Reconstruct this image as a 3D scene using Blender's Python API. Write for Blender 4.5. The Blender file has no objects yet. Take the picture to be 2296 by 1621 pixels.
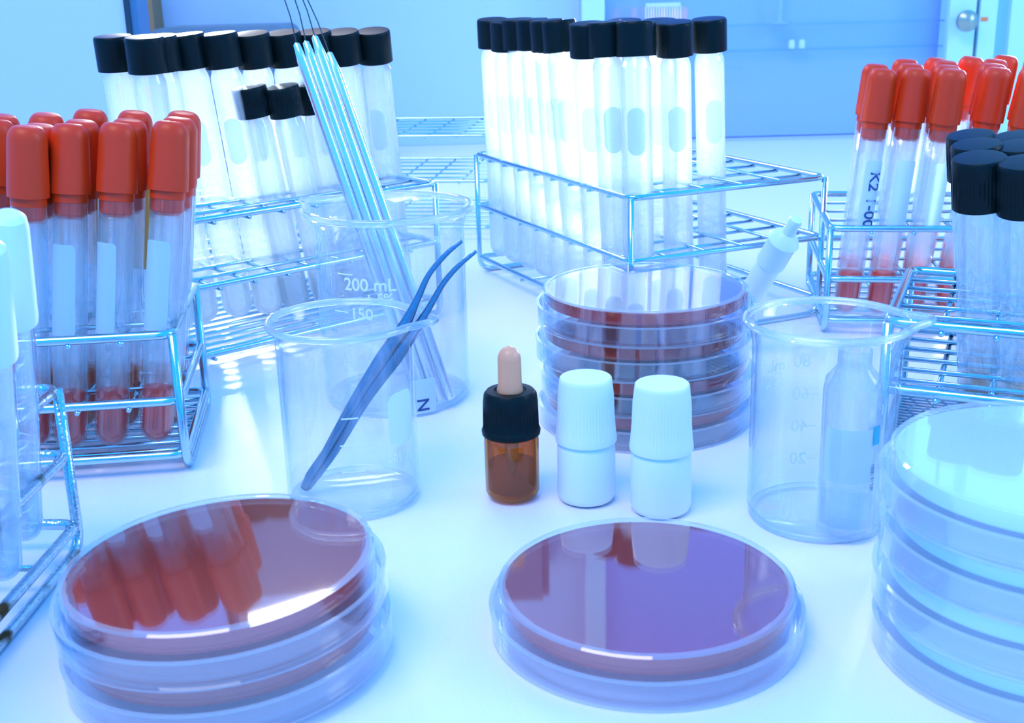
import bpy, math, random
from mathutils import Vector, Matrix, Quaternion
R = math.radians
random.seed(7)
sc = bpy.context.scene
COL = sc.collection

# ------------------------------------------------------------------ camera, world, lights, exposure
FPX, CX, CY = 2700.0, 1148.0, 810.5          # focal length and centre in pixels of the 2296 x 1621 frame
CAM = Vector((0, 0, .184))
CROT = Matrix.Rotation(R(72.5), 3, 'X') @ Matrix.Rotation(R(-1.5), 3, 'Z')
cam = bpy.data.cameras.new('camera')
cam.sensor_width = 36; cam.lens = 36 * FPX / 2296
cam.clip_start = .01; cam.clip_end = 50
cam.dof.use_dof = True; cam.dof.focus_distance = .50; cam.dof.aperture_fstop = 30
camo = bpy.data.objects.new('camera', cam); COL.objects.link(camo)
camo.matrix_world = Matrix.Translation(CAM) @ CROT.to_4x4()
sc.camera = camo

w = bpy.data.worlds.new('world'); sc.world = w; w.use_nodes = True
bg = w.node_tree.nodes['Background']
bg.inputs[0].default_value = (.055, .86, 2.6, 1); bg.inputs[1].default_value = .80

def area(name, loc, target, sx, sy, power, color):
    l = bpy.data.lights.new(name, 'AREA'); l.shape = 'RECTANGLE'; l.size = sx; l.size_y = sy
    l.energy = power; l.color = color
    o = bpy.data.objects.new(name, l); COL.objects.link(o); o.location = loc
    o.rotation_euler = (Vector(target) - Vector(loc)).to_track_quat('-Z', 'Y').to_euler()
    return o
area('lamp_over_bench', (-.48, 1.30, .68), (-.05, .45, .03), .95, .13, 5.0, (1, .90, .82))
def spot(name, loc, target, deg, power, color, blend=.6, size=.02):
    l = bpy.data.lights.new(name, 'SPOT'); l.energy = power; l.color = color; l.spot_size = R(deg); l.spot_blend = blend; l.shadow_soft_size = size
    o = bpy.data.objects.new(name, l); COL.objects.link(o); o.location = loc
    o.rotation_euler = (Vector(target) - Vector(loc)).to_track_quat('-Z', 'Y').to_euler(); return o
spot('added_tube_spot', (.12, 1.30, .155), (.04, .68, .115), 17, 130, (.95, 1, 1))  # narrow spots added behind the racks to make the tubes glow
spot('added_tube_spot', (-.34, 1.22, .24), (-.16, .62, .11), 19, 110, (.95, 1, 1), size=.05)
spot('added_tube_spot', (.55, 1.25, .135), (.26, .66, .085), 15, 100, (.95, 1, 1))
area('ceiling_lamp', (-.55, -.35, 1.75), (0, .45, 0), 1.2, .7, 17.5, (1, .80, .70))
area('window_light', (1.5, .35, .7), (.1, .55, .08), .5, .7, 5.0, (.95, 1, 1))

sc.view_settings.view_transform = 'Standard'; sc.view_settings.look = 'None'
sc.view_settings.gamma = 1; sc.view_settings.use_curve_mapping = False
sc.view_settings.exposure = .25
sc.cycles.use_denoising = True
sc.cycles.max_bounces = 18; sc.cycles.transparent_max_bounces = 48
sc.cycles.transmission_bounces = 14; sc.cycles.glossy_bounces = 6; sc.cycles.diffuse_bounces = 3
sc.cycles.sample_clamp_indirect = 8

# ------------------------------------------------------------------ where things stand
def ray(x, y): return (CROT @ Vector(((x - CX) / FPX, -(y - CY) / FPX, -1))).normalized()
def at(x, y, z=0):
    d = ray(x, y); return CAM + d * ((z - CAM.z) / d.z)
def aty(x, y, Y):
    d = ray(x, y); return CAM + d * (Y / d.y)
def top_for(base, px, L):
    """tip of a rod of length L that stands on base and shows its tip at px"""
    d = ray(*px); m = base - CAM; b = m.dot(d); c = m.length_squared - L * L
    disc = b * b - c
    if disc < 0: ts = [b]
    else: ts = [b - math.sqrt(disc), b + math.sqrt(disc)]
    cands = [CAM + d * t for t in ts]
    best = min(cands, key=lambda p: (p.xy - base.xy).length)
    return base + (best - base).normalized() * L

# ------------------------------------------------------------------ materials
def mat(name):
    m = bpy.data.materials.new(name); m.use_nodes = True
    nt = m.node_tree; nt.nodes.clear()
    o = nt.nodes.new('ShaderNodeOutputMaterial')
    return m, nt, o
def principled(name, col, rough=.5, metal=0, bump=None, spec=.5, trans=0, sss=0, coat=0):
    m, nt, o = mat(name)
    p = nt.nodes.new('ShaderNodeBsdfPrincipled')
    p.inputs['Base Color'].default_value = (*col, 1); p.inputs['Roughness'].default_value = rough
    p.inputs['Metallic'].default_value = metal; p.inputs['Specular IOR Level'].default_value = spec
    if coat: p.inputs['Coat Weight'].default_value = coat; p.inputs['Coat Roughness'].default_value = .08
    nt.links.new(p.outputs[0], o.inputs[0])
    if bump:
        tc = nt.nodes.new('ShaderNodeTexCoord'); n = nt.nodes.new('ShaderNodeTexNoise')
        n.inputs['Scale'].default_value = bump[0]; b = nt.nodes.new('ShaderNodeBump')
        b.inputs['Strength'].default_value = bump[1]; b.inputs['Distance'].default_value = bump[2]
        nt.links.new(tc.outputs['Object'], n.inputs['Vector']); nt.links.new(n.outputs[0], b.inputs['Height'])
        nt.links.new(b.outputs[0], p.inputs['Normal'])
    return m
def glass(name, tint=(.96, .99, 1), edge=(.55, .8, .93), frost=.05, rough=.03, ior=1.5, fcol=(.95, .98, 1), gain=1.0, streak=0, refr=0, rtint=(1, 1, 1)):
    """thin clear wall: passes light straight on, mirrors by Fresnel, denser where it is seen edge-on"""
    m, nt, o = mat(name); N = nt.nodes.new; K = nt.links.new
    lw = N('ShaderNodeLayerWeight'); lw.inputs['Blend'].default_value = .5
    pw = N('ShaderNodeMath'); pw.operation = 'POWER'; pw.inputs[1].default_value = 4
    K(lw.outputs['Facing'], pw.inputs[0])
    mc = N('ShaderNodeMix'); mc.data_type = 'RGBA'
    mc.inputs['A'].default_value = (*tint, 1); mc.inputs['B'].default_value = (*edge, 1); K(pw.outputs[0], mc.inputs['Factor'])
    tr = N('ShaderNodeBsdfTransparent'); K(mc.outputs['Result'], tr.inputs[0])
    df = N('ShaderNodeBsdfTranslucent'); df.inputs[0].default_value = (*fcol, 1)
    d2 = N('ShaderNodeBsdfDiffuse'); d2.inputs[0].default_value = (*fcol, 1)
    md = N('ShaderNodeMixShader'); md.inputs[0].default_value = .5; K(df.outputs[0], md.inputs[1]); K(d2.outputs[0], md.inputs[2])
    m1 = N('ShaderNodeMixShader'); m1.inputs[0].default_value = frost
    if streak:   # lengthwise frost noise, painted in for refraction streaks
        tc = N('ShaderNodeTexCoord'); mp = N('ShaderNodeMapping'); mp.inputs['Scale'].default_value = (650, 650, 7)
        ns = N('ShaderNodeTexNoise'); ns.inputs['Scale'].default_value = 1; ns.inputs['Detail'].default_value = 1
        cr = N('ShaderNodeMapRange'); cr.inputs['From Min'].default_value = .42; cr.inputs['From Max'].default_value = .75
        cr.inputs['To Min'].default_value = frost; cr.inputs['To Max'].default_value = frost + streak
        K(tc.outputs['Object'], mp.inputs[0]); K(mp.outputs[0], ns.inputs['Vector']); K(ns.outputs[0], cr.inputs['Value']); K(cr.outputs[0], m1.inputs[0])
    K(tr.outputs[0], m1.inputs[1]); K(md.outputs[0], m1.inputs[2])
    f0 = ((ior - 1) / (ior + 1)) ** 2
    p5 = N('ShaderNodeMath'); p5.operation = 'POWER'; p5.inputs[1].default_value = 5; K(lw.outputs['Facing'], p5.inputs[0])
    mg = N('ShaderNodeMath'); mg.operation = 'MULTIPLY_ADD'; mg.inputs[1].default_value = (1 - f0) * min(gain, 1.9) * .75; mg.inputs[2].default_value = f0 * gain; mg.use_clamp = True; K(p5.outputs[0], mg.inputs[0])
    gl = N('ShaderNodeBsdfGlossy'); gl.inputs['Roughness'].default_value = rough; gl.inputs[0].default_value = (1, 1, 1, 1)
    m2 = N('ShaderNodeMixShader'); K(mg.outputs[0], m2.inputs[0]); K(m1.outputs[0], m2.inputs[1]); K(gl.outputs[0], m2.inputs[2])
    if refr:   # solid-wall refraction on top of the thin-wall transmission
        gg = N('ShaderNodeBsdfGlass'); gg.inputs['IOR'].default_value = ior; gg.inputs['Roughness'].default_value = .0; gg.inputs[0].default_value = (*rtint, 1)
        m3 = N('ShaderNodeMixShader'); m3.inputs[0].default_value = refr; K(m2.outputs[0], m3.inputs[1]); K(gg.outputs[0], m3.inputs[2]); m2 = m3
    K(m2.outputs[0], o.inputs[0])
    return m
def jelly(name, col, through=.35, rough=.1, tcol=None):
    """coloured gel or liquid: part scattering, part letting the light pass tinted"""
    m, nt, o = mat(name); N = nt.nodes.new; K = nt.links.new
    tr = N('ShaderNodeBsdfTransparent'); tr.inputs[0].default_value = (*(tcol or col), 1)
    df = N('ShaderNodeBsdfTranslucent'); df.inputs[0].default_value = (*col, 1)
    p = N('ShaderNodeBsdfPrincipled'); p.inputs['Base Color'].default_value = (*col, 1); p.inputs['Roughness'].default_value = rough
    a = N('ShaderNodeMixShader'); a.inputs[0].default_value = .5; K(p.outputs[0], a.inputs[1]); K(df.outputs[0], a.inputs[2])
    b = N('ShaderNodeMixShader'); b.inputs[0].default_value = through; K(a.outputs[0], b.inputs[1]); K(tr.outputs[0], b.inputs[2])
    K(b.outputs[0], o.inputs[0])
    return m
M = dict(
    bench=principled('white_laminate', (.90, .86, .92), .36, bump=(1800, .5, .0005), spec=.6),
    wall=principled('painted_wall', (.48, .70, .88), .6, bump=(60, .1, .001)),
    steel=principled('stainless_steel', (.44, .66, .74), .17, 1, bump=(420, .12, .0003)),
    old_steel=principled('worn_steel', (.50, .58, .56), .26, 1, bump=(700, .5, .0006)),
    rod=principled('brushed_aluminium', (.72, .80, .86), .27, .85, bump=(900, .25, .0003)),
    tweezer=principled('tweezer_steel', (.10, .25, .36), .33, .9, bump=(1400, .5, .0004)),
    wire=principled('nichrome_wire', (.06, .13, .15), .4, .8),
    black=principled('black_bakelite', (.004, .011, .011), .35, spec=.12),
    red=principled('red_rubbery_plastic', (.80, .042, .005), .38, spec=.3, bump=(300, .15, .0004)),
    ochre=principled('ochre_plastic', (.55, .25, .04), .5),
    white=principled('white_plastic', (.80, .86, .88), .45, spec=.4),
    white_soft=principled('white_cap_plastic', (.72, .84, .86), .35, spec=.4),
    label=jelly('white_label', (.85, .93, .96), .08, .6),
    ink=principled('blue_ink', (.03, .07, .22), .6),
    teal=principled('teal_label', (.02, .42, .50), .5),
    print=jelly('white_enamel_print', (1, 1, .98), .0, .5),
    bulb=principled('pink_rubber', (.92, .36, .17), .35),
    glass=glass('tube_glass', frost=.30, gain=1.4, refr=.40, ior=1.47),
    clear=glass('clear_tube_glass', tint=(.99, 1, 1), edge=(.62, .88, .97), frost=.06, gain=1.5, refr=.30, ior=1.47),
    beaker=glass('beaker_glass', tint=(1, 1, 1), edge=(.62, .88, .97), frost=.025, gain=1.1, refr=.07, ior=1.47, fcol=(.9, 1, .95)),
    dedge=glass('dish_edge_highlight', frost=.34, gain=2.0, tint=(.9, .97, 1)),  # frostier material puts a bright rim highlight into the dish edges
    rim=glass('thick_beaker_glass', frost=.32, fcol=(.9, 1, .97), gain=1.6, edge=(.4, .75, .95), refr=.5, ior=1.47),
    dish=glass('clear_polystyrene', frost=.02, fcol=(.85, 1, .95), gain=2.5, tint=(.96, .985, 1), edge=(.40, .72, .98)),
    pdish=glass('cloudy_polystyrene', frost=.22, gain=1.8, tint=(.96, .99, 1), edge=(.6, .85, .97)),
    amber=glass('amber_glass', tint=(.90, .55, .16), edge=(.25, .07, .02), frost=.12, fcol=(.7, .36, .06)),
    pane=glass('door_glass', frost=.03, gain=.5),
    water=glass('clear_liquid', tint=(.80, .93, .96), edge=(.35, .65, .75), frost=.06, gain=1.0, ior=1.33),
    slurry=jelly('white_slurry', (.86, .93, .96), .25),
    frosted=jelly('frosted_tube_glass', (.80, .92, .98), .35, .5, (.85, .95, 1)),
    blood=jelly('red_medium', (.95, .09, .03), .30),
    orange=jelly('orange_medium', (.88, .26, .05), .3),
    brown=jelly('amber_liquid', (.55, .38, .09), .80, tcol=(.75, .55, .28)),
    agar=jelly('red_agar', (.80, .060, .016), .04, .3),
    pale=principled('pale_agar', (.82, .93, .96), .35),
    grey=principled('blue_grey_plastic', (.10, .20, .26), .45),
    darktrim=principled('dark_edge', (.015, .035, .05), .4),
    bluetrim=principled('blue_grey_edge', (.05, .16, .28), .4),
    brownwood=principled('brown_wood', (.30, .20, .09), .6),
    panel=principled('light_panel', (.50, .60, .90), .5),
    frame=principled('white_door_frame', (.55, .82, .88), .45),
    cupglass=principled('cupboard_backing', (.34, .49, .88), .25, spec=.6),
    green=principled('pale_green_panel', (.30, .62, .55), .5),
    sticker=principled('orange_sticker', (.9, .25, .05), .5),
    cabinet=principled('blue_grey_cabinet', (.12, .20, .30), .4),
    knob=principled('brass_knob', (.38, .42, .30), .3, .7),
)

nt = M['old_steel'].node_tree; P_ = next(n for n in nt.nodes if n.type == 'BSDF_PRINCIPLED')   # rust stains at random spots
tc = nt.nodes.new('ShaderNodeTexCoord'); ns = nt.nodes.new('ShaderNodeTexNoise'); ns.inputs['Scale'].default_value = 55; ns.inputs['Detail'].default_value = 6
mr = nt.nodes.new('ShaderNodeMapRange'); mr.inputs['From Min'].default_value = .56; mr.inputs['From Max'].default_value = .66
mx = nt.nodes.new('ShaderNodeMix'); mx.data_type = 'RGBA'; mx.inputs['A'].default_value = (.50, .62, .64, 1); mx.inputs['B'].default_value = (.13, .08, .03, 1)
nt.links.new(tc.outputs['Object'], ns.inputs['Vector']); nt.links.new(ns.outputs[0], mr.inputs['Value']); nt.links.new(mr.outputs[0], mx.inputs['Factor'])
nt.links.new(mx.outputs['Result'], P_.inputs['Base Color']); nt.links.new(mr.outputs[0], P_.inputs['Roughness'])
P_.inputs['Roughness'].default_value = .2
nt2 = nt.nodes.new('ShaderNodeMapRange'); nt2.inputs['To Min'].default_value = .2; nt2.inputs['To Max'].default_value = .7; nt.links.new(mr.outputs[0], nt2.inputs['Value']); nt.links.new(nt2.outputs[0], P_.inputs['Roughness'])

# ------------------------------------------------------------------ mesh helpers
def mesh(name, V, F, m, smooth=True):
    me = bpy.data.meshes.new(name); me.from_pydata([tuple(v) for v in V], [], F); me.validate()
    me.materials.append(m)
    if smooth: me.polygons.foreach_set('use_smooth', [True] * len(me.polygons))
    me.update(); return me
def obj(name, me, parent=None, loc=None, rot=None):
    o = bpy.data.objects.new(name, me); COL.objects.link(o)
    if parent: o.parent = parent
    if loc is not None: o.location = loc
    if rot is not None:
        o.rotation_mode = 'QUATERNION'; o.rotation_quaternion = rot
    return o
def tag(o, label=None, cat=None, group=None, kind=None):
    if label: o['label'] = label
    if cat: o['category'] = cat
    if group: o['group'] = group
    if kind: o['kind'] = kind
    return o
def empty(name, loc, rot=None):
    o = bpy.data.objects.new(name, None); COL.objects.link(o); o.location = loc; o.empty_display_size = .01
    if rot is not None: o.rotation_mode = 'QUATERNION'; o.rotation_quaternion = rot
    return o
class MB:
    def __init__(s): s.V = []; s.F = []
    def add(s, V, F):
        n = len(s.V); s.V += [Vector(v) for v in V]; s.F += [tuple(i + n for i in f) for f in F]; return s
    def box(s, a, b):
        (x0, y0, z0), (x1, y1, z1) = a, b
        return s.add([(x0, y0, z0), (x1, y0, z0), (x1, y1, z0), (x0, y1, z0), (x0, y0, z1), (x1, y0, z1), (x1, y1, z1), (x0, y1, z1)],
                     [(0, 3, 2, 1), (4, 5, 6, 7), (0, 1, 5, 4), (1, 2, 6, 5), (2, 3, 7, 6), (3, 0, 4, 7)])
    def sweep(s, pts, r, n=10, closed=False, fillet=0):
        """round wire along a polyline, corners rounded by fillet"""
        pts = [Vector(p) for p in pts]
        if fillet:
            out = []; N_ = len(pts)
            for i, p in enumerate(pts):
                if not closed and i in (0, N_ - 1): out.append(p); continue
                a, b = pts[i - 1], pts[(i + 1) % N_]
                da, db = (a - p), (b - p); f = min(fillet, da.length * .45, db.length * .45)
                pa, pb = p + da.normalized() * f, p + db.normalized() * f
                for k in range(6):
                    t = k / 5; out.append(pa * (1 - t) ** 2 + p * 2 * t * (1 - t) + pb * t * t)
            pts = out
        rs = r if isinstance(r, (list, tuple)) else [r] * len(pts)
        n0 = len(s.V); N_ = len(pts); prev = None
        for i, p in enumerate(pts):
            if closed: t = (pts[(i + 1) % N_] - pts[i - 1])
            else: t = pts[min(i + 1, N_ - 1)] - pts[max(i - 1, 0)]
            t.normalize()
            if prev is None:
                u = t.orthogonal().normalized()
            else:
                u = prev - t * prev.dot(t); u = u.normalized() if u.length > 1e-6 else t.orthogonal().normalized()
            prev = u; v = t.cross(u)
            for k in range(n):
                a = 2 * math.pi * k / n; s.V.append(p + (u * math.cos(a) + v * math.sin(a)) * rs[i])
        m_ = N_ if closed else N_ - 1
        for i in range(m_):
            for k in range(n):
                a, b = n0 + i * n + k, n0 + i * n + (k + 1) % n; j = (i + 1) % N_
                c, d = n0 + j * n + (k + 1) % n, n0 + j * n + k
                s.F.append((a, b, c, d))
        if not closed:
            s.F.append(tuple(n0 + k for k in reversed(range(n)))); s.F.append(tuple(n0 + (N_ - 1) * n + k for k in range(n)))
        return s
    def lathe(s, prof, n=40, rib=None, spout=None):
        """prof: (r, z) list; rib=(count, depth, z0, z1) grooves the side"""
        n0 = len(s.V)
        for (r, z) in prof:
            for k in range(n):
                a = 2 * math.pi * k / n; rr = r; zz = z
                if rib and rib[2] <= z <= rib[3]:
                    rr = r - rib[1] * (.5 + .5 * math.cos(a * rib[0]))
                if spout and z > spout[1]:
                    t = (z - spout[1]) / (spout[2] - spout[1]); g = math.exp(-((a + math.pi) % (2 * math.pi) - math.pi) ** 2 / .045)
                    rr += spout[0] * t * t * g; zz += .0004 * g
                s.V.append(Vector((rr * math.cos(a), rr * math.sin(a), zz)))
        for i in range(len(prof) - 1):
            for k in range(n):
                a, b = n0 + i * n + k, n0 + i * n + (k + 1) % n
                s.F.append((a, b, b + n, a + n))
        return s
    def me(s, name, m, smooth=True): return mesh(name, s.V, s.F, m, smooth)
def lathe(name, prof, m, n=40, **k):
    me = MB().lathe(prof, n, **k).me(name, m)
    return me
def auto(me, ang=35):
    """keep hard edges crisp"""
    import bmesh
    b = bmesh.new(); b.from_mesh(me)
    for e in b.edges:
        if len(e.link_faces) == 2 and e.calc_face_angle(0) > R(ang): e.smooth = False
    b.to_mesh(me); b.free(); return me
def dup(root):
    c = root.copy(); COL.objects.link(c)
    for ch in list(root.children):
        d = ch.copy(); COL.objects.link(d); d.parent = c
        for g in ch.children:
            e = g.copy(); COL.objects.link(e); e.parent = d
    return c
def text_mesh(name, s, size, m, cyl=None, a0=0, z0=0, mirror=False, rotate=0, thick=.00005):
    """lettering, optionally wrapped round a cylinder of radius cyl at angle a0, height z0; reads from outside"""
    cu = bpy.data.curves.new(name + '_c', 'FONT'); cu.body = s; cu.size = size; cu.align_x = 'CENTER'; cu.align_y = 'CENTER'
    cu.extrude = thick; cu.offset = size * .012
    to = bpy.data.objects.new(name + '_t', cu); COL.objects.link(to)
    dg = bpy.context.evaluated_depsgraph_get(); me = bpy.data.meshes.new_from_object(to.evaluated_get(dg))
    bpy.data.objects.remove(to); bpy.data.curves.remove(cu)
    for v in me.vertices:
        x, y, z = v.co
        if rotate: x, y = x * math.cos(rotate) - y * math.sin(rotate), x * math.sin(rotate) + y * math.cos(rotate)
        if mirror: x = -x
        if cyl is not None:
            a = a0 + x / cyl; rr = cyl + z + .00012
            v.co = (rr * math.cos(a), rr * math.sin(a), z0 + y)
        else: v.co = (x, y, z)
    me.name = name; me.materials.clear(); me.materials.append(m); me.update(); return me
def patch(name, r, a0, z0, wid, hei, m, round_=1.0, thick=.00012):
    """rounded label wrapped on a cylinder wall"""
    V = []; F = []; n = 28; rad = min(wid, hei) / 2 * round_
    ring = []
    for k in range(n):
        t = 2 * math.pi * k / n; cx = (wid / 2 - rad) * (1 if math.cos(t) > 0 else -1); cz = (hei / 2 - rad) * (1 if math.sin(t) > 0 else -1)
        ring.append((cx + rad * math.cos(t), cz + rad * math.sin(t)))
    rows = 8
    # strips between left and right outline
    zs = sorted(set(round(p[1], 7) for p in ring)); V = []; F = []; cols = 7
    def half(z):
        az = abs(z) - (hei / 2 - rad)
        return (wid / 2 - rad) + (math.sqrt(max(rad * rad - az * az, 0)) if az > 0 else rad)
    for off in (thick, 0):
        for z in zs:
            h = half(z)
            for c in range(cols):
                x = -h + 2 * h * c / (cols - 1); a = a0 + x / r
                V.append(((r + off) * math.cos(a), (r + off) * math.sin(a), z0 + z))
    NR = len(zs)
    for i in range(NR - 1):
        for c in range(cols - 1):
            a = i * cols + c; F.append((a, a + 1, a + cols + 1, a + cols))
            b = a + NR * cols; F.append((b, b + cols, b + cols + 1, b + 1))
    return mesh(name, V, F, m)
ZUP = Vector((0, 0, 1))
def lean(base, tip): return ZUP.rotation_difference((tip - base).normalized())

# ------------------------------------------------------------------ setting
YB = 1.45
b = MB().box((-1.6, .02, -.04), (1.8, YB - .001, 0)); bo = obj('laboratory_bench', b.me('bench', M['bench'], False))
tag(bo, 'wide white laboratory bench top that all the glassware stands on', 'bench')
b = MB().box((-2.2, YB, -.9), (2.4, YB + .08, 1.6)); tag(obj('wall_back', b.me('wall', M['wall'], False)), kind='structure')
b = MB().box((-2.2, -1.2, -.92), (2.4, YB + .08, -.9)); tag(obj('floor', b.me('floor', M['wall'], False)), kind='structure')
ba = MB()
for x0, x1 in ((-1.5, -1.44), (1.64, 1.7)):
    for y0, y1 in ((.08, .14), (1.34, 1.40)): ba.box((x0, y0, -.9), (x1, y1, -.04))
legs = []
for x0, x1 in ((-1.5, -1.44), (1.64, 1.7)):
    for y0, y1 in ((.08, .14), (1.34, 1.40)):
        obj('leg', MB().box((x0, y0, -.9), (x1, y1, -.04)).me('leg', M['frame'], False), bo)

# glass cupboard at the back right
def xz(x, y, Y): p = aty(x, y, Y); return p.x, p.z
cup = empty('glass_cupboard', (.45, 1.40, 0))
tag(cup, 'tall white cupboard with a blue glass door standing against the back wall', 'cupboard')
def part(name, parent, me): o = obj(name, me); o.parent = parent; o.matrix_parent_inverse = parent.matrix_basis.inverted(); return o
YC = 1.40
xa, _ = xz(1306, 150, YC); xb, _ = xz(1356, 150, YC); xc, _ = xz(2120, 150, YC); xd, _ = xz(2178, 150, YC); xe, _ = xz(2187, 150, YC)
xf, _ = xz(2225, 150, YC); xg, _ = xz(2256, 150, YC); xh = xg + .25
part('door_frame', cup, MB().box((xa, YC, .002), (xb, YC + .03, .9)).box((xc, YC, .002), (xd, YC + .03, .9)).box((xb, YC, .86), (xc, YC + .03, .9)).me('df', M['frame'], False))
part('side_frame', cup, MB().box((xe, YC, .002), (xf, YC + .03, .9)).me('sf', M['frame'], False))
part('gap_seal', cup, MB().box((xd, YC + .012, .002), (xe, YC + .03, .9)).me('gs', M['darktrim'], False))
part('green_panel', cup, MB().box((xf, YC + .01, .002), (xg, YC + .03, .9)).me('gp', M['green'], False))
part('end_panel', cup, MB().box((xg, YC, .002), (xh, YC + .03, .9)).me('ep', M['frame'], False))
part('backing', cup, MB().box((xa, YC + .045, .002), (xh, YC + .05, .9)).me('bk', M['cupglass'], False))
part('glass_pane', cup, MB().box((xb, YC + .008, .002), (xc, YC + .012, .86)).me('pane', M['pane'], False))
tk = aty(2157, 46, YC)
kn = part('knob', cup, auto(MB().lathe([(0, .024), (.006, .0235), (.0115, .019), (.012, .014), (.008, .009), (.005, .006), (.005, 0), (.0001, 0)], 24).me('kn', M['knob'])))
kn.matrix_parent_inverse = Matrix(); kn.location = tk - Vector((.45, 1.40, 0)); kn.rotation_euler = (R(90), 0, 0)
ts = aty(2207, 43, YC)
part('sticker', cup, MB().box((ts.x - .004, YC - .0006, ts.z - .0022), (ts.x + .004, YC, ts.z + .0022)).me('st', M['sticker'], False))

# things inside the cupboard, behind its pane
g = aty(1747, 52, YC + .03)
o = obj('stemmed_glass', auto(MB().lathe([(.0001, .0), (.013, 0), (.013, .002), (.003, .004), (.0028, .03), (.007, .05), (.008, .075), (.0068, .075), (.006, .052), (.0001, .045)], 28).me('sg', M['rim'])), loc=(g.x, YC + .028, g.z))
tag(o, 'small stemmed glass vessel on its round foot inside the glass cupboard', 'glassware')
zs1 = g.z; zs2 = aty(1786, 108, YC + .03).z
part('glass_shelf', cup, MB().box((xb, YC + .014, zs1 - .002), (xc, YC + .044, zs1 - .0003)).me('gs1', M['pane'], False))
part('glass_shelf', cup, MB().box((xb, YC + .014, zs2 - .002), (xc, YC + .044, zs2 - .0003)).me('gs2', M['pane'], False))
for px_, s_ in ((1774, 'left one of two tiny white jars on the lower cupboard shelf'), (1797, 'right one of two tiny white jars on the lower cupboard shelf')):
    q = aty(px_, 108, YC + .03)
    tag(obj('small_jar', auto(MB().lathe([(.0001, 0), (.0035, 0), (.0038, .001), (.0038, .007), (.0030, .0082), (.0030, .0095), (.0001, .0095)], 20).me('sj', M['white'])), loc=(q.x, YC + .029, zs2)), s_, 'jar', 'tiny jars in the cupboard')
q0, q1 = aty(1445, 30, YC + .03), aty(1522, 30, YC + .03)
cr_ = MB().box((q0.x, YC + .016, zs1), (q1.x, YC + .042, zs1 + .004))
for k in range(14): x_ = q0.x + (q1.x - q0.x) * k / 13; cr_.box((x_ - .0008, YC + .016, zs1 + .004), (x_ + .0008, YC + .018, zs1 + .022))
cr_.box((q0.x, YC + .016, zs1 + .022), (q1.x, YC + .018, zs1 + .026))
tag(obj('slatted_basket', cr_.me('cb', M['white'], False)), 'pale slatted basket on the upper shelf behind the cupboard glass', 'basket')
# left equipment housing with its dark edge
YP = .98
x1 = aty(284, 60, YP).x; x2 = aty(296, 60, YP).x; x3 = aty(312, 60, YP).x
ph = empty('equipment_housing', (-.6, YP, 0)); tag(ph, 'large pale equipment housing with a dark vertical edge at the far left', 'equipment')
part('panel', ph, MB().box((-1.1, YP, 0.001), (x1, YP + .03, .8)).me('pn', M['panel'], False))
part('seal', ph, MB().box((x1, YP - .002, .001), (x2, YP + .03, .8)).me('sl', M['darktrim'], False))
part('edge_strip', ph, MB().box((x2, YP, .001), (x3, YP + .03, .8)).me('es', M['bluetrim'], False))
xw0 = aty(314, 60, 1.42).x; xw1 = aty(352, 60, 1.42).x
tag(obj('wooden_post', MB().box((xw0, 1.41, .001), (xw1, 1.449, .335)).me('wp', M['brownwood'], False)), 'narrow brown wooden upright against the wall behind the pale housing', 'post')
# unseen cupboard row, added to darken what the dish tops mirror
hc = empty('added_hanging_cabinet', (-.3, YB - .10, .34)); tag(hc, 'blue grey hanging cabinet added out of view to darken the front left dish reflection', 'cabinet')
part('body', hc, MB().box((-1.5, YB - .08, .34), (.04, YB - .002, .59)).me('hb', M['bluetrim'], False))
for i in range(3):
    dd = part('door', hc, MB().box((-1.495 + i * .513, YB - .10, .345), (-.995 + i * .513, YB - .082, .585)).me('hd', M['cabinet'], False))
    hh = obj('handle', MB().box((-1.02 + i * .513, YB - .115, .42), (-1.01 + i * .513, YB - .101, .50)).me('hh', M['steel'], False), dd)
# grey box behind the tubes
p0 = aty(332, 68, 1.28); p1 = aty(640, 52, 1.28); zt = (p0.z + p1.z) / 2
V = MB(); rr = .012
pts = []
for cx_, cz_, s0 in ((p1.x - rr, zt - rr, 0), (p0.x + rr, zt - rr, 90)):
    for k in range(7):
        a = R(s0 + 15 * k); pts.append((cx_ + rr * math.cos(a), cz_ + rr * math.sin(a)))
pts += [(p0.x, .001), (p1.x, .001)]
n = len(pts); V.V = [Vector((x, 1.28, z)) for x, z in pts] + [Vector((x, 1.37, z)) for x, z in pts]
V.F = [tuple(range(n)), tuple(reversed(range(n, 2 * n)))] + [(i, (i + 1) % n + 0, (i + 1) % n + n, i + n) for i in range(n)]
sb = empty('storage_box', (0, 1.28, 0)); tag(sb, 'dark blue grey plastic box behind the left black capped tubes', 'box')
part('box_body', sb, auto(V.me('bx', M['grey'])))
part('lid_rim', sb, MB().box((p0.x - .002, 1.276, zt - .02), (p1.x + .002, 1.374, zt - .015)).me('lr', M['darktrim'], False))

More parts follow.
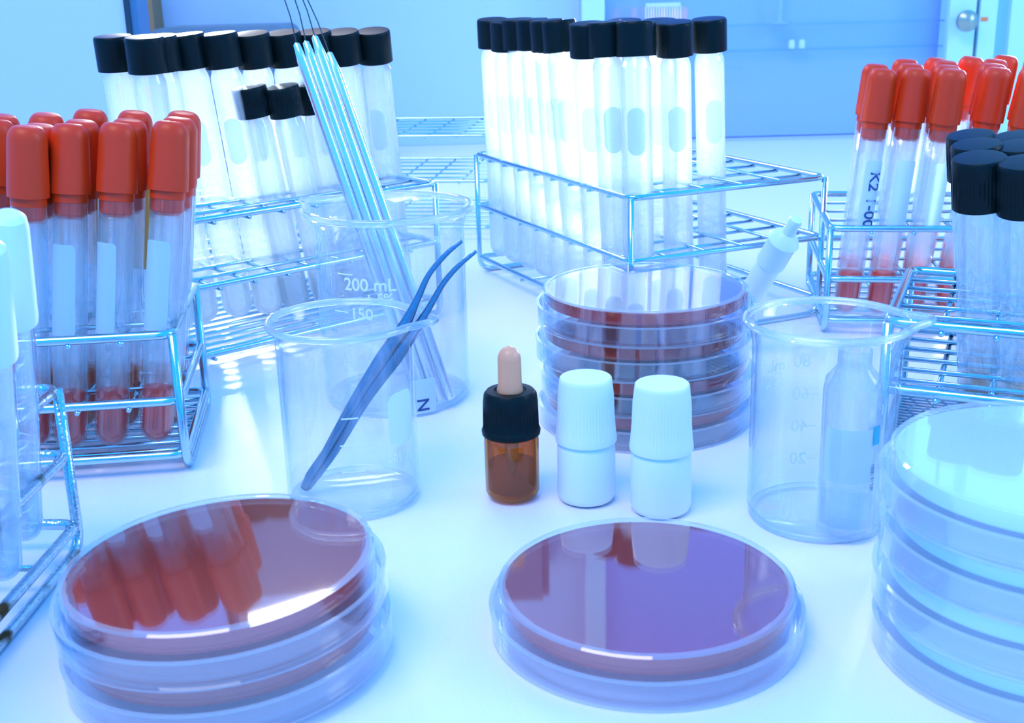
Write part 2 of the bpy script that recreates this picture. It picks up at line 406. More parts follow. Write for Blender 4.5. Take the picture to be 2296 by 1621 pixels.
# ------------------------------------------------------------------ wire racks
def rack(name, label, O, U, W, shelves, rf, rw, nu, nv, base_n, mat_, group='wire racks', mesh_floor=False, base_across=False):
    """O corner on the bench, U vector of the length, W vector of the width"""
    O = Vector((O.x, O.y, 0)); U = Vector((U.x, U.y, 0)); W = Vector((W.x, W.y, 0))
    root = empty(name, O); tag(root, label, 'rack', group)
    u, v = U.normalized(), W.normalized(); H = shelves[0]
    def P(a, b_, z): return U * a + W * b_ + Vector((0, 0, z))
    for a in (0, 1):
        m_ = MB().sweep([P(a, 0, H), P(a, 0, rf), P(a, 1, rf), P(a, 1, H)], rf, 10, fillet=.009)
        e = obj('end_frame', m_.me('end_frame', mat_), root)
    for si, z in enumerate(shelves):
        m_ = MB().sweep([P(0, 0, z), P(1, 0, z), P(1, 1, z), P(0, 1, z)], rf, 10, closed=True, fillet=.006)
        zz = z - rf - rw * .4
        if si < len(shelves) - 1:
            ex = u * (rf * 0.9) ; ey = v * (rf * .9)
            for i in range(1, nu):
                a = i / nu; m_.sweep([P(a, 0, zz) - ey, P(a, 1, zz) + ey], rw, 8)
            for j in range(1, nv):
                c = j / nv; m_.sweep([P(0, c, zz + rw * 1.6) , P(1, c, zz + rw * 1.6)], rw, 8)
            obj('shelf_grid', m_.me('shelf_grid', mat_), root)
        else:
            if mesh_floor:
                nn = 26; mm = 12; zb = z
                for i in range(nn + 1):
                    pts = []
                    for j in range(mm * 2 + 1):
                        pts.append(P(i / nn + (.25 / nn if (j // 2) % 2 else -.25 / nn) * (1 if 0 < i < nn else 0), j / (mm * 2), zb + .0006 * (-1) ** j))
                    m_.sweep(pts, .0005, 5)
                for j in range(1, mm * 2, 1):
                    m_.sweep([P(0, j / (mm * 2), zb), P(1, j / (mm * 2), zb)], .0004, 5)
            elif base_across:
                for i in range(1, nu):
                    m_.sweep([P(i / nu, 0, zz), P(i / nu, 1, zz)], rw, 8)
            else:
                for j in range(1, base_n):
                    m_.sweep([P(0, j / base_n, zz + rw), P(1, j / base_n, zz + rw)], rw, 8)
                for i in (1, 2):
                    m_.sweep([P(i / 3, -.01, zz - rw * .6), P(i / 3, 1.01, zz - rw * .6)], rw, 8)
            obj('base_grid', m_.me('base_grid', mat_), root)
    return root, O, U, W

SH_T = [.078, .045, .0105]; SH_S = [.0575, .0305, .008]
# centre rack
cN = at(1415, 445, .078); cL = at(1068, 346, .078)
Uc = cL - cN; Uc.z = 0; Wc = Vector((-Uc.y, Uc.x, 0)).normalized() * .122
if Wc.x < 0: Wc = -Wc
rack('wire_rack', 'tall empty-cornered wire rack of black capped tubes behind the red dish stack', cN, Uc, Wc, SH_T, .0016, .0009, 9, 5, 3, M['steel'])
# back left rack
aR = at(975, 411, .078); aL = at(430, 497, .078); Ua = (aL - aR); Ua.z = 0; Ua = Ua.normalized() * .215
Wa = Vector((Ua.y, -Ua.x, 0)).normalized() * .10
if Wa.y < 0: Wa = -Wa
rack('wire_rack', 'tall wire rack of leaning black capped tubes behind the left red capped tubes', aR, Ua, Wa, SH_T, .0017, .001, 11, 5, 10, M['steel'])
# far empty rack
fR = at(1097, 304, .078); Uf = (at(890, 306, .078) - fR); Uf.z = 0; Uf = Uf.normalized() * .26
Wf = Vector((Uf.y, -Uf.x, 0)).normalized() * .12
if Wf.y < 0: Wf = -Wf
rack('wire_rack', 'empty wire rack farthest back between the two groups of black capped tubes', fR, Uf, Wf, SH_T, .0013, .0007, 11, 6, 7, M['steel'])
# left red rack
bN = at(386, 750, .0575); bF = at(437, 640, .0575); Wb = bF - bN; Wb.z = 0
Ub = at(70, 768, .0575) - bN; Ub.z = 0; Ub = Ub.normalized() * .215
rack('wire_rack', 'low wire rack holding the left group of red capped tubes', bN, Ub, Wb, SH_S, .0019, .0010, 11, 4, 9, M['steel'])
# right red rack
dL = at(1862, 512, .0575); Ud = at(2296, 514, .0575) - dL; Ud.z = 0; Ud = Ud.normalized() * .23
Wd = Vector((-Ud.y, Ud.x, 0)).normalized() * .105
rack('wire_rack', 'low wire rack holding the right group of red capped tubes', dL, Ud, Wd, SH_S, .0018, .0009, 11, 4, 8, M['steel'])
# near right rack with mesh floor
eL = at(1992, 722, .060); Ue = at(2296, 748, .060) - eL; Ue.z = 0; Ue = Ue.normalized() * .17
We = at(2042, 606, .060) - eL; We.z = 0
rack('wire_rack', 'wire rack with a woven mesh floor behind the white dish stack at right', eL, Ue, We, [.060, .034, .006], .0021, .0011, 9, 6, 6, M['steel'], mesh_floor=True)
# near left rack
gF = at(128, 872, .0595); gN = at(0, 978, .0595); Wg = gN - gF; Wg.z = 0; Wg = Wg.normalized() * .12
Ug = Vector((Wg.y, -Wg.x, 0)).normalized() * .17
if Ug.x > 0: Ug = -Ug
rack('wire_rack', 'stained steel wire rack at the left edge with white capped tubes', gF, Ug, Wg, [.0595, .036, .0105], .0019, .0011, 7, 4, 4, M['old_steel'])

# ------------------------------------------------------------------ tubes
def tube_glass(L, r, t=.0009, neck=None, m=None):
    prof = [(.0001, 0)]
    for k in range(1, 9):
        a = R(90 * k / 8); prof.append((r * math.sin(a), r - r * math.cos(a)))
    if neck:
        zc, rn = neck; prof += [(r, zc - .006), (r * .97, zc - .004), (rn, zc - .0015), (rn, L)]
    else: prof += [(r, L), (r + .0004, L + .0004)]
    inner = [(max(a - t, .0001), max(z_, t)) for a, z_ in prof]
    return lathe('glass_body', prof + [(inner[-1][0], prof[-1][1])] + list(reversed(inner)), M[m or 'glass'], 40)
def liquid(r, h, m, name='liquid'):
    prof = [(.0001, .001)]
    for k in range(1, 8):
        a = R(90 * k / 7); prof.append((r * math.sin(a), .001 + r - r * math.cos(a)))
    prof += [(r, h), (r * .8, h - .0007), (.0001, h - .0007)]
    return auto(lathe(name, prof, m, 24), 40)
def cap_black(r, h, z0, rib=None):
    prof = [(r * .9, z0), (r, z0), (r, z0 + .0006)]
    for k in range(1, 6): prof.append((r, z0 + .0006 + (h - .0022) * k / 5))
    prof += [(r * .985, z0 + h - .0008), (r * .93, z0 + h - .0001), (r * .8, z0 + h), (.0001, z0 + h)]
    return auto(lathe('cap', prof, M['black'], 120 if rib else 36, rib=rib), 40)
def cap_red(r, z0, h):
    # rounded closed sleeve, a narrower collar, then the tapered plug inside the tube mouth
    p = [(.0001, z0 - .0062), (r * .60, z0 - .0062), (r * .80, z0 - .0045), (r * .80, z0), (r * .86, z0 + .0001), (r * .86, z0 + .0032), (r * 1.0, z0 + .0034)]
    p += [(r * 1.0, z0 + .008), (r * .97, z0 + .014), (r * .93, z0 + h - .0055)]
    for k in range(1, 8):
        a = R(90 * k / 7); p.append((r * .93 - r * .45 * (1 - math.cos(a)) , z0 + h - .0055 + .0055 * math.sin(a)))
    p += [(.0001, z0 + h + .0002)]
    return auto(lathe('cap', p, M['red'], 32), 30)

def proto(name, parts):
    root = empty(name, (0, 0, -5))
    for nm, me in parts: obj(nm, me, root)
    return root
protos = {}
LT, RT = .152, .0081
tg = tube_glass(LT - .006, RT, neck=(LT - .0172, .0069))
for kind, rib in (('tall', None),):
    protos['tall'] = [('glass_body', tg), ('cap', cap_black(.0096, .0170, LT - .0170)), ('label_patch', patch('label_patch', RT + .0001, R(-90), .098, .0095, .024, M['label']))]
protos['tall_slurry'] = protos['tall'][:2] + [('label_patch', protos['tall'][2][1]), ('slurry', liquid(RT - .0012, .024, M['slurry'], 'slurry'))]
LS = .125
protos['short'] = [('glass_body', tube_glass(LS - .005, .0078, neck=(LS - .016, .0068))), ('cap', cap_black(.0092, .0155, LS - .0155, rib=(40, .0005, LS - .014, LS - .002))),
                   ('slurry', liquid(.0066, .02, M['slurry'], 'slurry'))]
LR = .128
rg = tube_glass(LR - .0268, .0066, m='clear')
frost = patch('frosted_patch', .0068, R(-90), .064, .0112, .036, M['frosted'], .35)
rc = cap_red(.0078, LR - .0300, .0300)
protos['red'] = [('glass_body', rg), ('cap', rc), ('medium', liquid(.0057, .023, M['blood'], 'medium')), ('label_patch', frost)]
protos['red_orange'] = [('glass_body', rg), ('cap', rc), ('medium', liquid(.0057, .026, M['orange'], 'medium'))]
LO = .101
oc = auto(lathe('cap', [(.0052, LO - .037), (.0054, LO - .037), (.0054, LO - .003), (.0050, LO - .0012), (.0038, LO - .0002), (.0001, LO)], M['ochre'], 24))
protos['ochre'] = [('glass_body', tube_glass(LO - .028, .0050, m='clear')), ('cap', oc), ('medium', liquid(.0040, .022, M['orange'], 'medium'))]
LV = .112
protos['vial'] = [('glass_body', tube_glass(LV - .005, .0083, neck=(LV - .019, .0074), m='clear')), ('cap', cap_black(.0098, .019, LV - .019, rib=(44, .0004, LV - .018, LV - .003))),
                  ('medium', liquid(.0068, .014, M['brown'], 'medium'))]
wc = auto(lathe('cap', [(.0060, .0855), (.0067, .0855), (.0068, .087), (.0053, .1165), (.0047, .1195), (.0033, .1208), (.0001, .1210)], M['white_soft'], 32))
protos['white_cap'] = [('glass_body', tube_glass(.086, .0059, m='clear')), ('cap', wc), ('liquid', liquid(.0050, .024, M['water'])),]
LEN = dict(tall=LT, tall_slurry=LT, short=LS, red=LR, red_orange=LR, ochre=.101, vial=LV, white_cap=.121)
made = {}
def put_tube(kind, name, base, px, label, cat, group, fixed=False):
    """stand one tube on base, leaning so that its tip comes to px"""
    if kind not in made: made[kind] = root = proto(name, protos[kind])
    else: root = dup(made[kind])
    L = LEN[kind]
    tip = top_for(base, px, L)
    for _ in range(3):          # keep the tube close to upright in depth
        dy = tip.y - base.y
        if dy < -.012 and kind != 'white_cap' and not fixed:
            k_ = 1 + (dy + .009) * .8 / base.y; base = Vector((base.x * k_, base.y * k_, base.z)); tip = top_for(base, px, L)
    root.location = base; root.rotation_mode = 'QUATERNION'
    q = lean(base, tip); spin = Quaternion(ZUP, math.atan2(-base.x, base.y) * -1 + random.uniform(-.25, .25))
    root.rotation_quaternion = q @ spin
    tag(root, label, cat, group)
    return root
ORD = ['first', 'second', 'third', 'fourth', 'fifth', 'sixth', 'seventh', 'eighth', 'ninth', 'tenth', 'eleventh', 'twelfth']
ZT = .0118
# centre rack: bases in the grid, tips from the photo
def cell(O, U, W, a, b_, z=ZT): p = Vector((O.x, O.y, 0)) + U * a + W * b_; p.z = z; return p
row = [(1104, 42), (1134, 46), (1160, 42), (1193, 42), (1225, 44), (1251, 44), (1316, 51), (1357, 48), (1423, 46)]
for i, px in enumerate(row):
    put_tube('tall', 'screw_cap_tube', cell(cN, Uc, Wc, (8.5 - i) / 9, .1), px, 'black capped tube, %s from left in centre rack left row' % ORD[i], 'test tube', 'black capped tubes in the centre rack', fixed=True)
for i, (px, a, b_) in enumerate([((1400, 44), 1405, 622), ((1478, 44), 1482, 625), ((1512, 48), 1524, 640), ((1589, 41), 1599, 620)]):
    w_ = ['black capped tube half hidden behind the nearest corner tube of the centre rack', 'black capped tube just right of the nearest corner, its cap mostly hidden',
          'black capped tube with large oval label, next to last at right, centre rack', 'rightmost black capped glass tube standing alone in the centre rack'][i]
    put_tube('tall', 'screw_cap_tube', at(a, b_, ZT), px, w_, 'test tube', 'black capped tubes in the centre rack')
# back left rack
tall = [(252, 80, 350, 700), (322, 82, 410, 712), (352, 80, 458, 700), (414, 76, 538, 708), (489, 74, 606, 690)]
for i, (x, y, bx, by) in enumerate(tall):
    put_tube('tall_slurry', 'screw_cap_tube', at(bx, by, ZT), (x, y), 'leaning black capped slurry tube, %s from left in the back left rack' % ORD[i], 'test tube', 'black capped tubes in the back left rack')
sh = [(557, 194, 668, 682), (630, 193, 738, 663), (694, 186, 795, 640)]
for i, (x, y, bx, by) in enumerate(sh):
    put_tube('short', 'ribbed_cap_tube', at(bx, by, ZT), (x, y), ['short tube with ribbed black cap, leftmost of three before the taller ones', 'short tube with ribbed black cap, middle of three left of the metal rods',
             'short tube with ribbed black cap, partly behind the metal rods'][i], 'test tube', 'short ribbed cap tubes')
t2 = [(562, 74, 655, 640), (633, 72, 725, 622), (702, 70, 785, 605), (765, 70, 840, 592), (835, 68, 893, 578)]
for i, (x, y, bx, by) in enumerate(t2):
    put_tube('tall', 'screw_cap_tube', at(bx, by, ZT), (x, y), 'tall black capped tube, %s from the right end of the back left rack' % ORD[len(t2) - 1 - i] if i < 4 else 'tall black capped tube at the right end of the back left rack', 'test tube', 'black capped tubes in the back left rack')
# left red rack
ZS = .0098
fr = [(60, 282, 78, 1000), (157, 272, 158, 1003), (266, 268, 250, 998), (384, 268, 350, 990)]
ex = [[], [], [], []]
ub, wb = Ub.normalized(), Wb.normalized()
for i, (x, y, bx, by) in enumerate(fr):
    put_tube('red', 'red_capped_tube', at(bx, by, ZS), (x, y), 'red capped tube of red liquid, %s from left, nearest row at left' % ORD[i], 'test tube', 'red capped tubes in the left rack')
back = [(-8, 262, -12), (88, 280, 98), (182, 270, 185), (290, 268, 280), (402, 264, 372)]
for i, (x, y, bx) in enumerate(back):
    b0 = at(bx, 955, ZS)
    put_tube('red_orange', 'red_capped_tube', b0, (x, y), 'red capped tube of orange liquid, %s from left, second row at left' % ORD[i], 'test tube', 'red capped tubes in the left rack')
far = [(5, 258, 10), (104, 255, 118), (203, 246, 205), (303, 250, 290), (412, 252, 385)]
for i, (x, y, bx) in enumerate(far):
    put_tube('red', 'red_capped_tube', at(bx, 885, ZS), (x, y), 'red capped tube, %s from the left in the farthest row of the left rack' % ORD[i], 'test tube', 'red capped tubes in the left rack')
for i, (x, y, bx) in enumerate([(110, 396, 122), (216, 388, 210), (322, 402, 304)]):
    put_tube('ochre', 'ochre_capped_tube', at(bx, 918, ZS), (x, y), ['ochre capped tube, leftmost of the three among the red capped ones', 'ochre capped tube, middle one, seen between red caps at left', 'ochre capped tube, rightmost, beside the last red cap at left'][i], 'test tube', 'ochre capped tubes')
# right red rack
fr = [(1982, 152, 1893, 702), (2058, 151, 1966, 703), (2138, 155, 2040, 700), (2240, 152, 2118, 698), (2330, 160, 2195, 696), (2395, 160, 2270, 696)]
rows = [fr, [(x - 16 + 2 * i, y - 8, bx + 2, by - 38) for i, (x, y, bx, by) in enumerate(fr)], [(x - 26 + 10 * i, y - 18, bx + 4, by - 70) for i, (x, y, bx, by) in enumerate(fr[1:], 0)],
        [(2105, 131, 1985, 602), (2182, 128, 2060, 602), (2258, 125, 2135, 602), (2330, 125, 2200, 602)]]
rn = ['nearest', 'second', 'third', 'farthest']
for k, rw_ in enumerate(rows):
    for i, (x, y, bx, by) in enumerate(rw_):
        o = put_tube('red', 'red_capped_tube', at(bx, by, ZS), (x, y), 'leaning red capped tube, %s from left in right rack %s row' % (ORD[i], rn[k]), 'test tube', 'red capped tubes in the right rack')
        if k == 0 and i == 0:
            t_ = text_mesh('handwriting', 'K2 1-00', .009, M['ink'], .0070, 0, 0, rotate=R(-90))
            for v in t_.vertices:   # centre on the patch
                a = math.atan2(v.co.y, v.co.x) + R(-90); rr_ = math.hypot(v.co.x, v.co.y); v.co = (rr_ * math.cos(a), rr_ * math.sin(a), v.co.z + .062)
            h = obj('handwriting', t_, o); h['label'] = 'dark handwritten marks'
# near right rack
vt = [(2196, 352, 2200, 905), (2190, 322, 2196, 862), (2176, 301, 2190, 830), (2300, 362, 2296, 915), (2288, 325, 2292, 868), (2282, 304, 2284, 838)]
vn = ['nearest black capped vial in the mesh floored rack, its cap top showing', 'black capped vial directly behind the nearest one at right', 'black capped vial farthest back in the left column of the near right rack',
      'black capped vial at the right edge of the photo, nearest in its column', 'black capped vial at the right edge, middle of its column', 'black capped vial at the right edge, farthest of its column']
for (x, y, bx, by), s_ in zip(vt, vn):
    put_tube('vial', 'screw_cap_vial', at(bx, by, .0085), (x, y), s_, 'vial', 'black capped vials')
# near left rack
for (x, y, bx, by), s_ in zip([(18, 478, 56, 1203), (-32, 545, 6, 1290)], ['white capped tube of clear liquid at the left edge, farther one', 'white capped tube of clear liquid cut by the left edge, nearer one']):
    put_tube('white_cap', 'white_capped_tube', at(bx, by, .0135), (x, y), s_, 'test tube', 'white capped tubes')

# ------------------------------------------------------------------ petri dishes (standing inverted: base on top of its lid)
PR, PL, PH = .0435, .0462, .0150
lid_me = auto(lathe('lid', [(.0001, 0), (PL - .0006, 0), (PL, .0006), (PL, .0010), (PL, .0082), (PL + .0002, .0083), (PL + .0002, .0088), (PL - .0011, .0088), (PL - .0011, .0013), (.0001, .0013)], M['dish'], 96))
base_me = auto(lathe('dish_base', [(PR - .0011, .0016), (PR, .0016), (PR, .0144), (PR - .0007, .0150), (PR - .0022, .0150), (PR - .0026, .0147), (.0001, .0147), (.0001, .0136), (PR - .0012, .0136), (PR - .0011, .0016)], M['dish'], 96))
agar_me = auto(lathe('agar', [(.0001, .0095), (PR - .003, .0095), (PR - .0013, .0090), (PR - .0013, .0135), (.0001, .0135)], M['agar'], 96))
pale_me = auto(lathe('agar', [(.0001, .0095), (PR - .003, .0095), (PR - .0013, .0090), (PR - .0013, .0135), (.0001, .0135)], M['pale'], 96))
def edge_mat(me, test, m):
    me.materials.append(m)
    for p_ in me.polygons:
        c = p_.center
        if test(math.hypot(c.x, c.y), c.z): p_.material_index = 1
edge_mat(lid_me, lambda r_, z_: r_ > PL - .0022 and (z_ > .0084 or z_ < .0009), M['dedge'])
edge_mat(base_me, lambda r_, z_: r_ > PR - .0016 and z_ > .0143, M['dedge'])
plid_me = lid_me.copy(); pbase_me = base_me.copy()
for m_ in (plid_me, pbase_me): m_.materials[0] = M['pdish']
def put_dish(loc, label, group, pale=False, tilt=None):
    root = empty('petri_dish', loc); tag(root, label, 'petri dish', group)
    obj('lid', plid_me if pale else lid_me, root); obj('dish_base', pbase_me if pale else base_me, root); obj('agar', pale_me if pale else agar_me, root)
    if tilt: root.rotation_euler = tilt
    return root
p = at(1447, 1299, PH); put_dish(Vector((p.x, p.y, .0002)), 'single red agar dish lying in the middle foreground', 'red agar dishes')
p = at(500, 1246, PH * 2 + .002)
TL = R(-2.2); put_dish(Vector((p.x, p.y, .0020)), 'lower red agar dish of the pair at front left', 'red agar dishes', tilt=(0, TL, 0))
put_dish(Vector((p.x + math.sin(TL) * PH, p.y, PH + .0021)), 'upper red agar dish of the pair at front left', 'red agar dishes', tilt=(0, TL, 0))
p = at(1446, 641, PH * 4 - .001)
sn = ['bottom', 'third', 'second', 'top']
for k in range(4):
    put_dish(Vector((p.x + (0, .0012, -.0008, 0)[k], p.y + (.0005, 0, .0006, 0)[k], .0002 + PH * .985 * k)), 'red agar dish, %s of the four stacked before the centre rack' % ['lowest', 'second from below', 'third from below', 'uppermost'][k], 'red agar dishes')
p = at(2378, 1014, PH * 4)
for k in range(4):
    put_dish(Vector((p.x + (.001, 0, .0012, 0)[k], p.y, .0002 + PH * .985 * k)), 'pale white dish, %s of the stack at the right edge' % ['lowest', 'second from below', 'third from below', 'uppermost'][k], 'pale dishes', pale=True)

# ------------------------------------------------------------------ beakers
def beaker(label, center, r, h, spout_dir, flare, th=.0012):
    root = empty('glass_beaker', center); tag(root, label, 'beaker', 'glass beakers')
    prof = [(.0001, 0.0004), (r * .90, .0004), (r * .965, .0012), (r, .0045), (r, h * .5), (r, h - .009), (r + flare * .25, h - .004), (r + flare * .75, h - .0014), (r + flare, h)]
    prof2 = [(.0001, .0024), (r * .88, .0024), (r * .95, .0032), (r - th, .006), (r - th, h * .5), (r - th, h - .009), (r - th + flare * .25, h - .004), (r - th + flare * .75, h - .0010), (r - th + flare, h)]
    sp = (.0074 * r / .025, h - .013, h)
    m_ = MB().lathe(prof, 96, spout=sp); body = obj('glass_wall', m_.me('glass_wall', M['beaker']), root)
    m2 = MB().lathe(prof2, 96, spout=sp); n0 = len(m_.V)
    m_.add(m2.V, [tuple(reversed(f)) for f in m2.F]); body.data = m_.me('glass_wall', M['beaker'])
    # beaded rim follows the lip
    pts = []
    for k in range(96):
        a = 2 * math.pi * k / 96; g = math.exp(-((a + math.pi) % (2 * math.pi) - math.pi) ** 2 / .045)
        rr_ = r + flare - th / 2 + sp[0] * g; pts.append((rr_ * math.cos(a), rr_ * math.sin(a), h + .0004 * g))
    obj('rim', MB().sweep(pts, .0014 if r < .03 else .0017, 8, closed=True).me('rim', M['rim']), root)
    # heavier ring where the wall turns into the bottom
    obj('foot_ring', MB().sweep([((r * .93) * math.cos(2 * math.pi * k / 72), (r * .93) * math.sin(2 * math.pi * k / 72), .0016) for k in range(72)], .0012, 8, closed=True).me('foot_ring', M['rim']), root)
    root.rotation_euler = (0, 0, spout_dir); return root
def grads(root, r, items, a_facing, inner=False):
    """white printed marks round a beaker; a_facing is the world direction (angle) the marks face"""
    a0 = a_facing - root.rotation_euler.z
    for s_, size, da, z in items:
        if s_ == '-':
            p_ = patch('graduation_mark', r + .0001, a0 + da, z, size, .0005, M['print'], .3); obj('graduation_mark', p_, root)
        else:
            obj('printed_mark', text_mesh('printed_mark', s_, size, M['print'], r, a0 + da, z), root)
# front left beaker (100 mL)
c1 = at(796, 1112, 0); c1.z = .0001
bk1 = beaker('small empty beaker with metal tweezers leaning in it, front left', c1, .0248, .069, R(-8), .0026)
f1 = math.atan2(-c1.y, -c1.x)
obj('frosted_patch', patch('frosted_patch', .0249, f1 + R(8) + R(48), .036, .013, .020, M['print'], .6), bk1)
grads(bk1, .0249, [('-', .008, R(0), .02), ('-', .008, R(0), .03), ('-', .006, R(0), .04), ('001', .0045, R(38), .0215)], f1)
# back beaker (250 mL)
c2 = at(893, 885, 0); c2.z = .0001
bk2 = beaker('larger beaker with four metal loop rods in it, behind the tweezers beaker', c2, .0338, .0885, R(150), .0042)
f2 = math.atan2(-c2.y, -c2.x)
grads(bk2, .0340, [('200 mL', .0078, R(-17), .0610), ('± 5%', .006, R(-10), .0552), ('150', .0072, R(-24), .0480), ('-', .008, R(-42), .0485), ('100', .0066, R(-24), .034), ('-', .006, R(-40), .035),
                   ('50', .0062, R(-38), .024), ('-', .008, R(-28), .022), ('-', .008, R(-30), .015), ('-', .008, R(-36), .0655)], f2)
st = obj('paper_sticker', patch('paper_sticker', .0341, f2 - R(150) + R(19), .0095, .012, .016, M['label'], .2), bk2)
obj('sticker_letter', text_mesh('sticker_letter', 'N', .008, M['ink'], .0343, f2 - R(150) + R(19), .0055, rotate=R(90)), bk2)
# right beaker (100 mL)
c3 = at(1832, 1155, 0); c3.z = .0001
bk3 = beaker('small beaker with a glass vial inside it, beside the white dish stack', c3, .0248, .072, R(-6), .0030)
f3 = math.atan2(-c3.y, -c3.x)
grads(bk3, .0249, [('80', .0066, R(180 + 19), .0495), ('60', .0066, R(180 + 19), .0370), ('40', .0066, R(180 + 19), .0245), ('20', .0066, R(180 + 19), .0115),
                   ('mL', .0062, R(180 + 43), .0490), ('± 5%', .0045, R(180 + 44), .0425), ('-', .003, R(180 + 8), .0370), ('-', .003, R(180 + 8), .0245), ('-', .003, R(180 + 8), .0115),
                   ('100', .0058, R(180 - 42), .043), ('PYR', .005, R(180 - 46), .036), ('No.', .0045, R(180 - 42), .010)], f3)
obj('frosted_patch', patch('frosted_patch', .0249, f3 + R(6) + R(180 - 38), .0225, .009, .020, M['print'], .6), bk3)

# vial inside the right beaker
vb = at(1893, 1183, .0028)
vial = empty('glass_vial', vb); tag(vial, 'clear glass vial with paper label standing inside the right beaker', 'vial')
vprof = [(.0001, 0), (.0085, 0), (.0096, .0012), (.0096, .050), (.0088, .0545), (.0062, .0575), (.0055, .059), (.0055, .064), (.0048, .064), (.0048, .059), (.0086, .050), (.0086, .003), (.0001, .003)]
obj('glass_body', auto(lathe('glass_body', vprof, M['clear'], 40), 50), vial)
obj('liquid', auto(lathe('liquid', [(.0001, .0032), (.0084, .0032), (.0084, .014), (.0001, .0142)], M['water'], 32)), vial)
fv = math.atan2(-vb.y, -vb.x)
obj('paper_label', patch('paper_label', .0097, fv, .0295, .017, .019, M['frosted'], .1), vial)
obj('teal_mark', patch('teal_mark', .0099, fv + R(58), .0365, .0036, .0065, M['teal'], .1), vial)
obj('small_print', text_mesh('small_print', '002.15.18001', .0018, M['grey'], .0099, fv + R(52), .022, rotate=R(90)), vial)

# ------------------------------------------------------------------ dropper bottle
db = at(1150, 1113, 0)
dr = empty('dropper_bottle', Vector((db.x, db.y, .0001))); tag(dr, 'small amber dropper bottle with black collar and pink rubber bulb', 'bottle')
obj('glass_body', auto(lathe('glass_body', [(.0001, .0006), (.007, .0003), (.0092, .0012), (.0102, .0035), (.0102, .024), (.0098, .026), (.008, .0275), (.0070, .028), (.0070, .031), (.006, .031), (.006, .028), (.0090, .024), (.0092, .004), (.0001, .0035)], M['amber'], 48), 60), dr)
obj('oil', auto(lathe('oil', [(.0001, .0038), (.0089, .0042), (.0089, .0145), (.0001, .0150)], M['brown'], 32)), dr)
obj('pipette', lathe('pipette', [(.0001, .009), (.0012, .009), (.0025, .018), (.0028, .030), (.0001, .030)], M['rim'], 16), dr)
col_ = obj('collar', auto(lathe('collar', [(.0085, .0265), (.0108, .0265), (.0110, .0280), (.0106, .0290), (.0105, .0295), (.0104, .035), (.0102, .0395), (.0098, .0425), (.0088, .0438), (.0060, .0440), (.0056, .0434), (.0042, .0434), (.0001, .0434)], M['black'], 160, rib=(52, .00045, .0292, .0392)), 40), dr)
obj('bulb', lathe('bulb', [(.0048, .0432), (.0049, .0445), (.0044, .0462), (.0043, .056)] + [(.0043 * math.cos(R(a)), .056 + .0052 * math.sin(R(a))) for a in (15, 30, 45, 60, 75, 89)], M['bulb'], 32), dr)
dr.scale = (.99, .99, .96)

# ------------------------------------------------------------------ white bottles
def white_bottle(px, w_, label, s=1.0):
    b0 = at(px[0], px[1], 0); root = empty('white_bottle', Vector((b0.x, b0.y, .0001))); tag(root, label, 'bottle', 'white plastic bottles')
    obj('bottle_body', auto(lathe('bottle_body', [(.0001, .0004), (.0085, .0003), (.0102, .0010), (.0111, .0030), (.0110, .0215), (.0106, .0232), (.0097, .0244), (.0090, .0265), (.0001, .0265)], M['white'], 48), 50), root)
    obj('cap', auto(lathe('cap', [(.0092, .0246), (.0115, .0243), (.0116, .0255), (.0113, .0275), (.0108, .034), (.0105, .042), (.0099, .0475), (.0097, .0488), (.0093, .0492), (.0001, .0492)], M['white'], 192, rib=(56, .0002, .027, .0474)), 40), root)
    root.scale = (s, s, s); return root
white_bottle((1315, 1118), 0, 'white plastic bottle with ribbed cap next to the amber dropper bottle', .97)
white_bottle((1481, 1143), 0, 'white plastic bottle with ribbed cap behind the middle foreground dish', .985)

# ------------------------------------------------------------------ white dropper leaning in the centre rack
wb_ = at(1638, 738, .012); wt = top_for(wb_, (1787, 490), .078)
wd = empty('white_dropper_tube', wb_, lean(wb_, wt)); tag(wd, 'white dropper tube leaning in the right corner of the centre rack', 'dropper')
obj('tube_body', auto(lathe('tube_body', [(.0001, 0), (.0055, 0), (.0062, .001), (.0062, .050), (.0001, .050)], M['white'], 28)), wd)
obj('cap', auto(lathe('cap', [(.0001, .0485), (.0070, .0485), (.0072, .050), (.0070, .062), (.0078, .0635), (.0060, .0665), (.0035, .069), (.0030, .0735), (.0034, .0755), (.0028, .0775), (.0001, .078)], M['white_soft'], 28)), wd)

# ------------------------------------------------------------------ inoculating loop rods
rods = [((663, 94), (938, 888), (628, -30), .0023, .518), ((684, 90), (962, 893), (648, -40), .0023, .525), ((704, 78), (985, 897), (663, -40), .0024, .532), ((737, 115), (1010, 895), (676, -30), .0023, .539)]
for i, (tp, bp, wp, r_, yy) in enumerate(rods):
    tb = at(*bp, .0045); tt = aty(*tp, yy + .004)
    d_ = (tt - tb); L = d_.length
    root = empty('inoculating_loop', tb, lean(tb, tt))
    tag(root, 'metal inoculating loop rod with thin wire, %s of four in the larger beaker' % ['leftmost', 'second from left', 'third from left', 'rightmost'][i], 'inoculating loop', 'inoculating loops')
    obj('handle', auto(lathe('handle', [(.0001, 0), (r_ * .8, 0), (r_, .001), (r_, L - .012), (r_ * .95, L - .008), (r_ * .6, L - .001), (.0001, L)], M['rod'], 20), 50), root)
    tw = aty(*wp, yy); q = lean(tb, tt).inverted()
    e_ = q @ (tw - tb); s_ = Vector((0, 0, L - .002)); mid = (e_ + s_) / 2 + Vector((.0006, .0004, 0))
    lp = [s_, mid, e_] + [e_ + Vector((.002 * math.sin(R(a)), 0, .002 - .002 * math.cos(R(a)))) for a in range(40, 361, 40)]
    obj('loop_wire', MB().sweep(lp, .00028, 6).me('loop_wire', M['wire']), root)

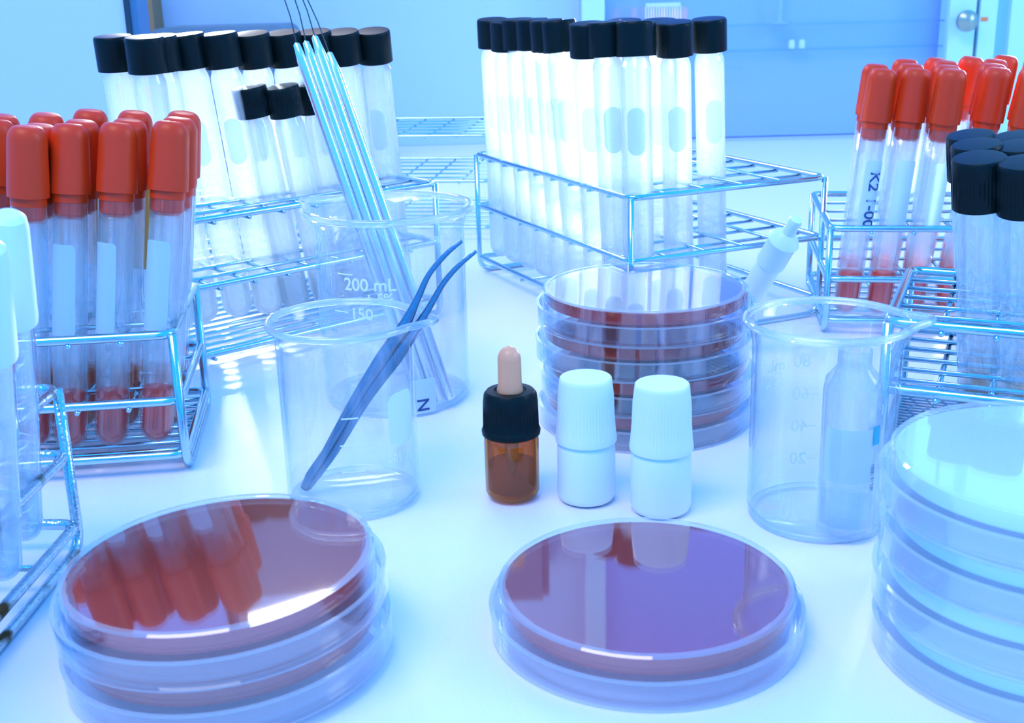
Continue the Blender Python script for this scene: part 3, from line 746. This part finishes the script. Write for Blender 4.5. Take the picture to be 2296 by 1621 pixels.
# ------------------------------------------------------------------ tweezers
Yt = c1.y + .001
tw = empty('tweezers', aty(688, 1090, Yt)); tag(tw, 'bent tip steel tweezers leaning over the spout of the small left beaker', 'tweezers')
O_ = tw.location.copy()
def arm(pts, dy):
    P_ = [aty(x, y, Yt + d2) for x, y, w1, w2, d2 in pts]
    # Catmull-Rom for smooth bends
    out = []; W_ = []
    for i in range(len(P_) - 1):
        p0, p1, p2, p3 = P_[max(i - 1, 0)], P_[i], P_[i + 1], P_[min(i + 2, len(P_) - 1)]
        for k in range(5):
            t = k / 5
            out.append(.5 * ((2 * p1) + (p2 - p0) * t + (2 * p0 - 5 * p1 + 4 * p2 - p3) * t * t + (3 * p1 - p0 - 3 * p2 + p3) * t ** 3))
            W_.append((pts[i][2] * (1 - t) + pts[i + 1][2] * t, pts[i][3] * (1 - t) + pts[i + 1][3] * t))
    out.append(P_[-1]); W_.append((pts[-1][2], pts[-1][3]))
    m_ = MB(); n = 12
    for i, p_ in enumerate(out):
        t = (out[min(i + 1, len(out) - 1)] - out[max(i - 1, 0)]).normalized(); v = Vector((0, 1, 0)); u = t.cross(v).normalized(); v = u.cross(t)
        for k in range(n):
            a = 2 * math.pi * k / n; ca, sa = math.cos(a), math.sin(a)
            ca = math.copysign(abs(ca) ** .6, ca); sa = math.copysign(abs(sa) ** .6, sa)
            m_.V.append(p_ - O_ + u * ca * W_[i][0] + v * sa * W_[i][1])
    for i in range(len(out) - 1):
        for k in range(n):
            a, b_ = i * n + k, i * n + (k + 1) % n; m_.F.append((a, b_, b_ + n, a + n))
    m_.F.append(tuple(reversed(range(n)))); m_.F.append(tuple((len(out) - 1) * n + k for k in range(n)))
    return m_.me('arm', M['tweezer'])
obj('arm', arm([(686, 1088, .0010, .0030, 0), (735, 1005, .0016, .0034, 0), (798, 895, .0021, .0034, 0), (860, 798, .0026, .0034, 0), (907, 728, .0021, .0032, 0), (935, 672, .0013, .0024, 0), (962, 615, .0010, .0018, 0), (1000, 570, .0009, .0014, 0), (1036, 540, .0006, .0009, 0)], 0), tw)
obj('arm', arm([(694, 1090, .0010, .0028, .0), (752, 1008, .0016, .0032, .0), (819, 896, .0020, .0032, .0), (888, 802, .0024, .0032, .0), (934, 737, .0019, .0028, 0), (962, 690, .0012, .0022, 0), (994, 635, .0010, .0018, 0), (1030, 594, .0009, .0014, 0), (1068, 563, .0006, .0009, 0)], 0), tw)
obj('joined_end', MB().sweep([aty(683, 1095, Yt) - O_, aty(700, 1068, Yt) - O_, aty(730, 1018, Yt) - O_], [.0018, .0026, .0020], 10).me('joined_end', M['tweezer']), tw)

bpy.context.view_layer.update()
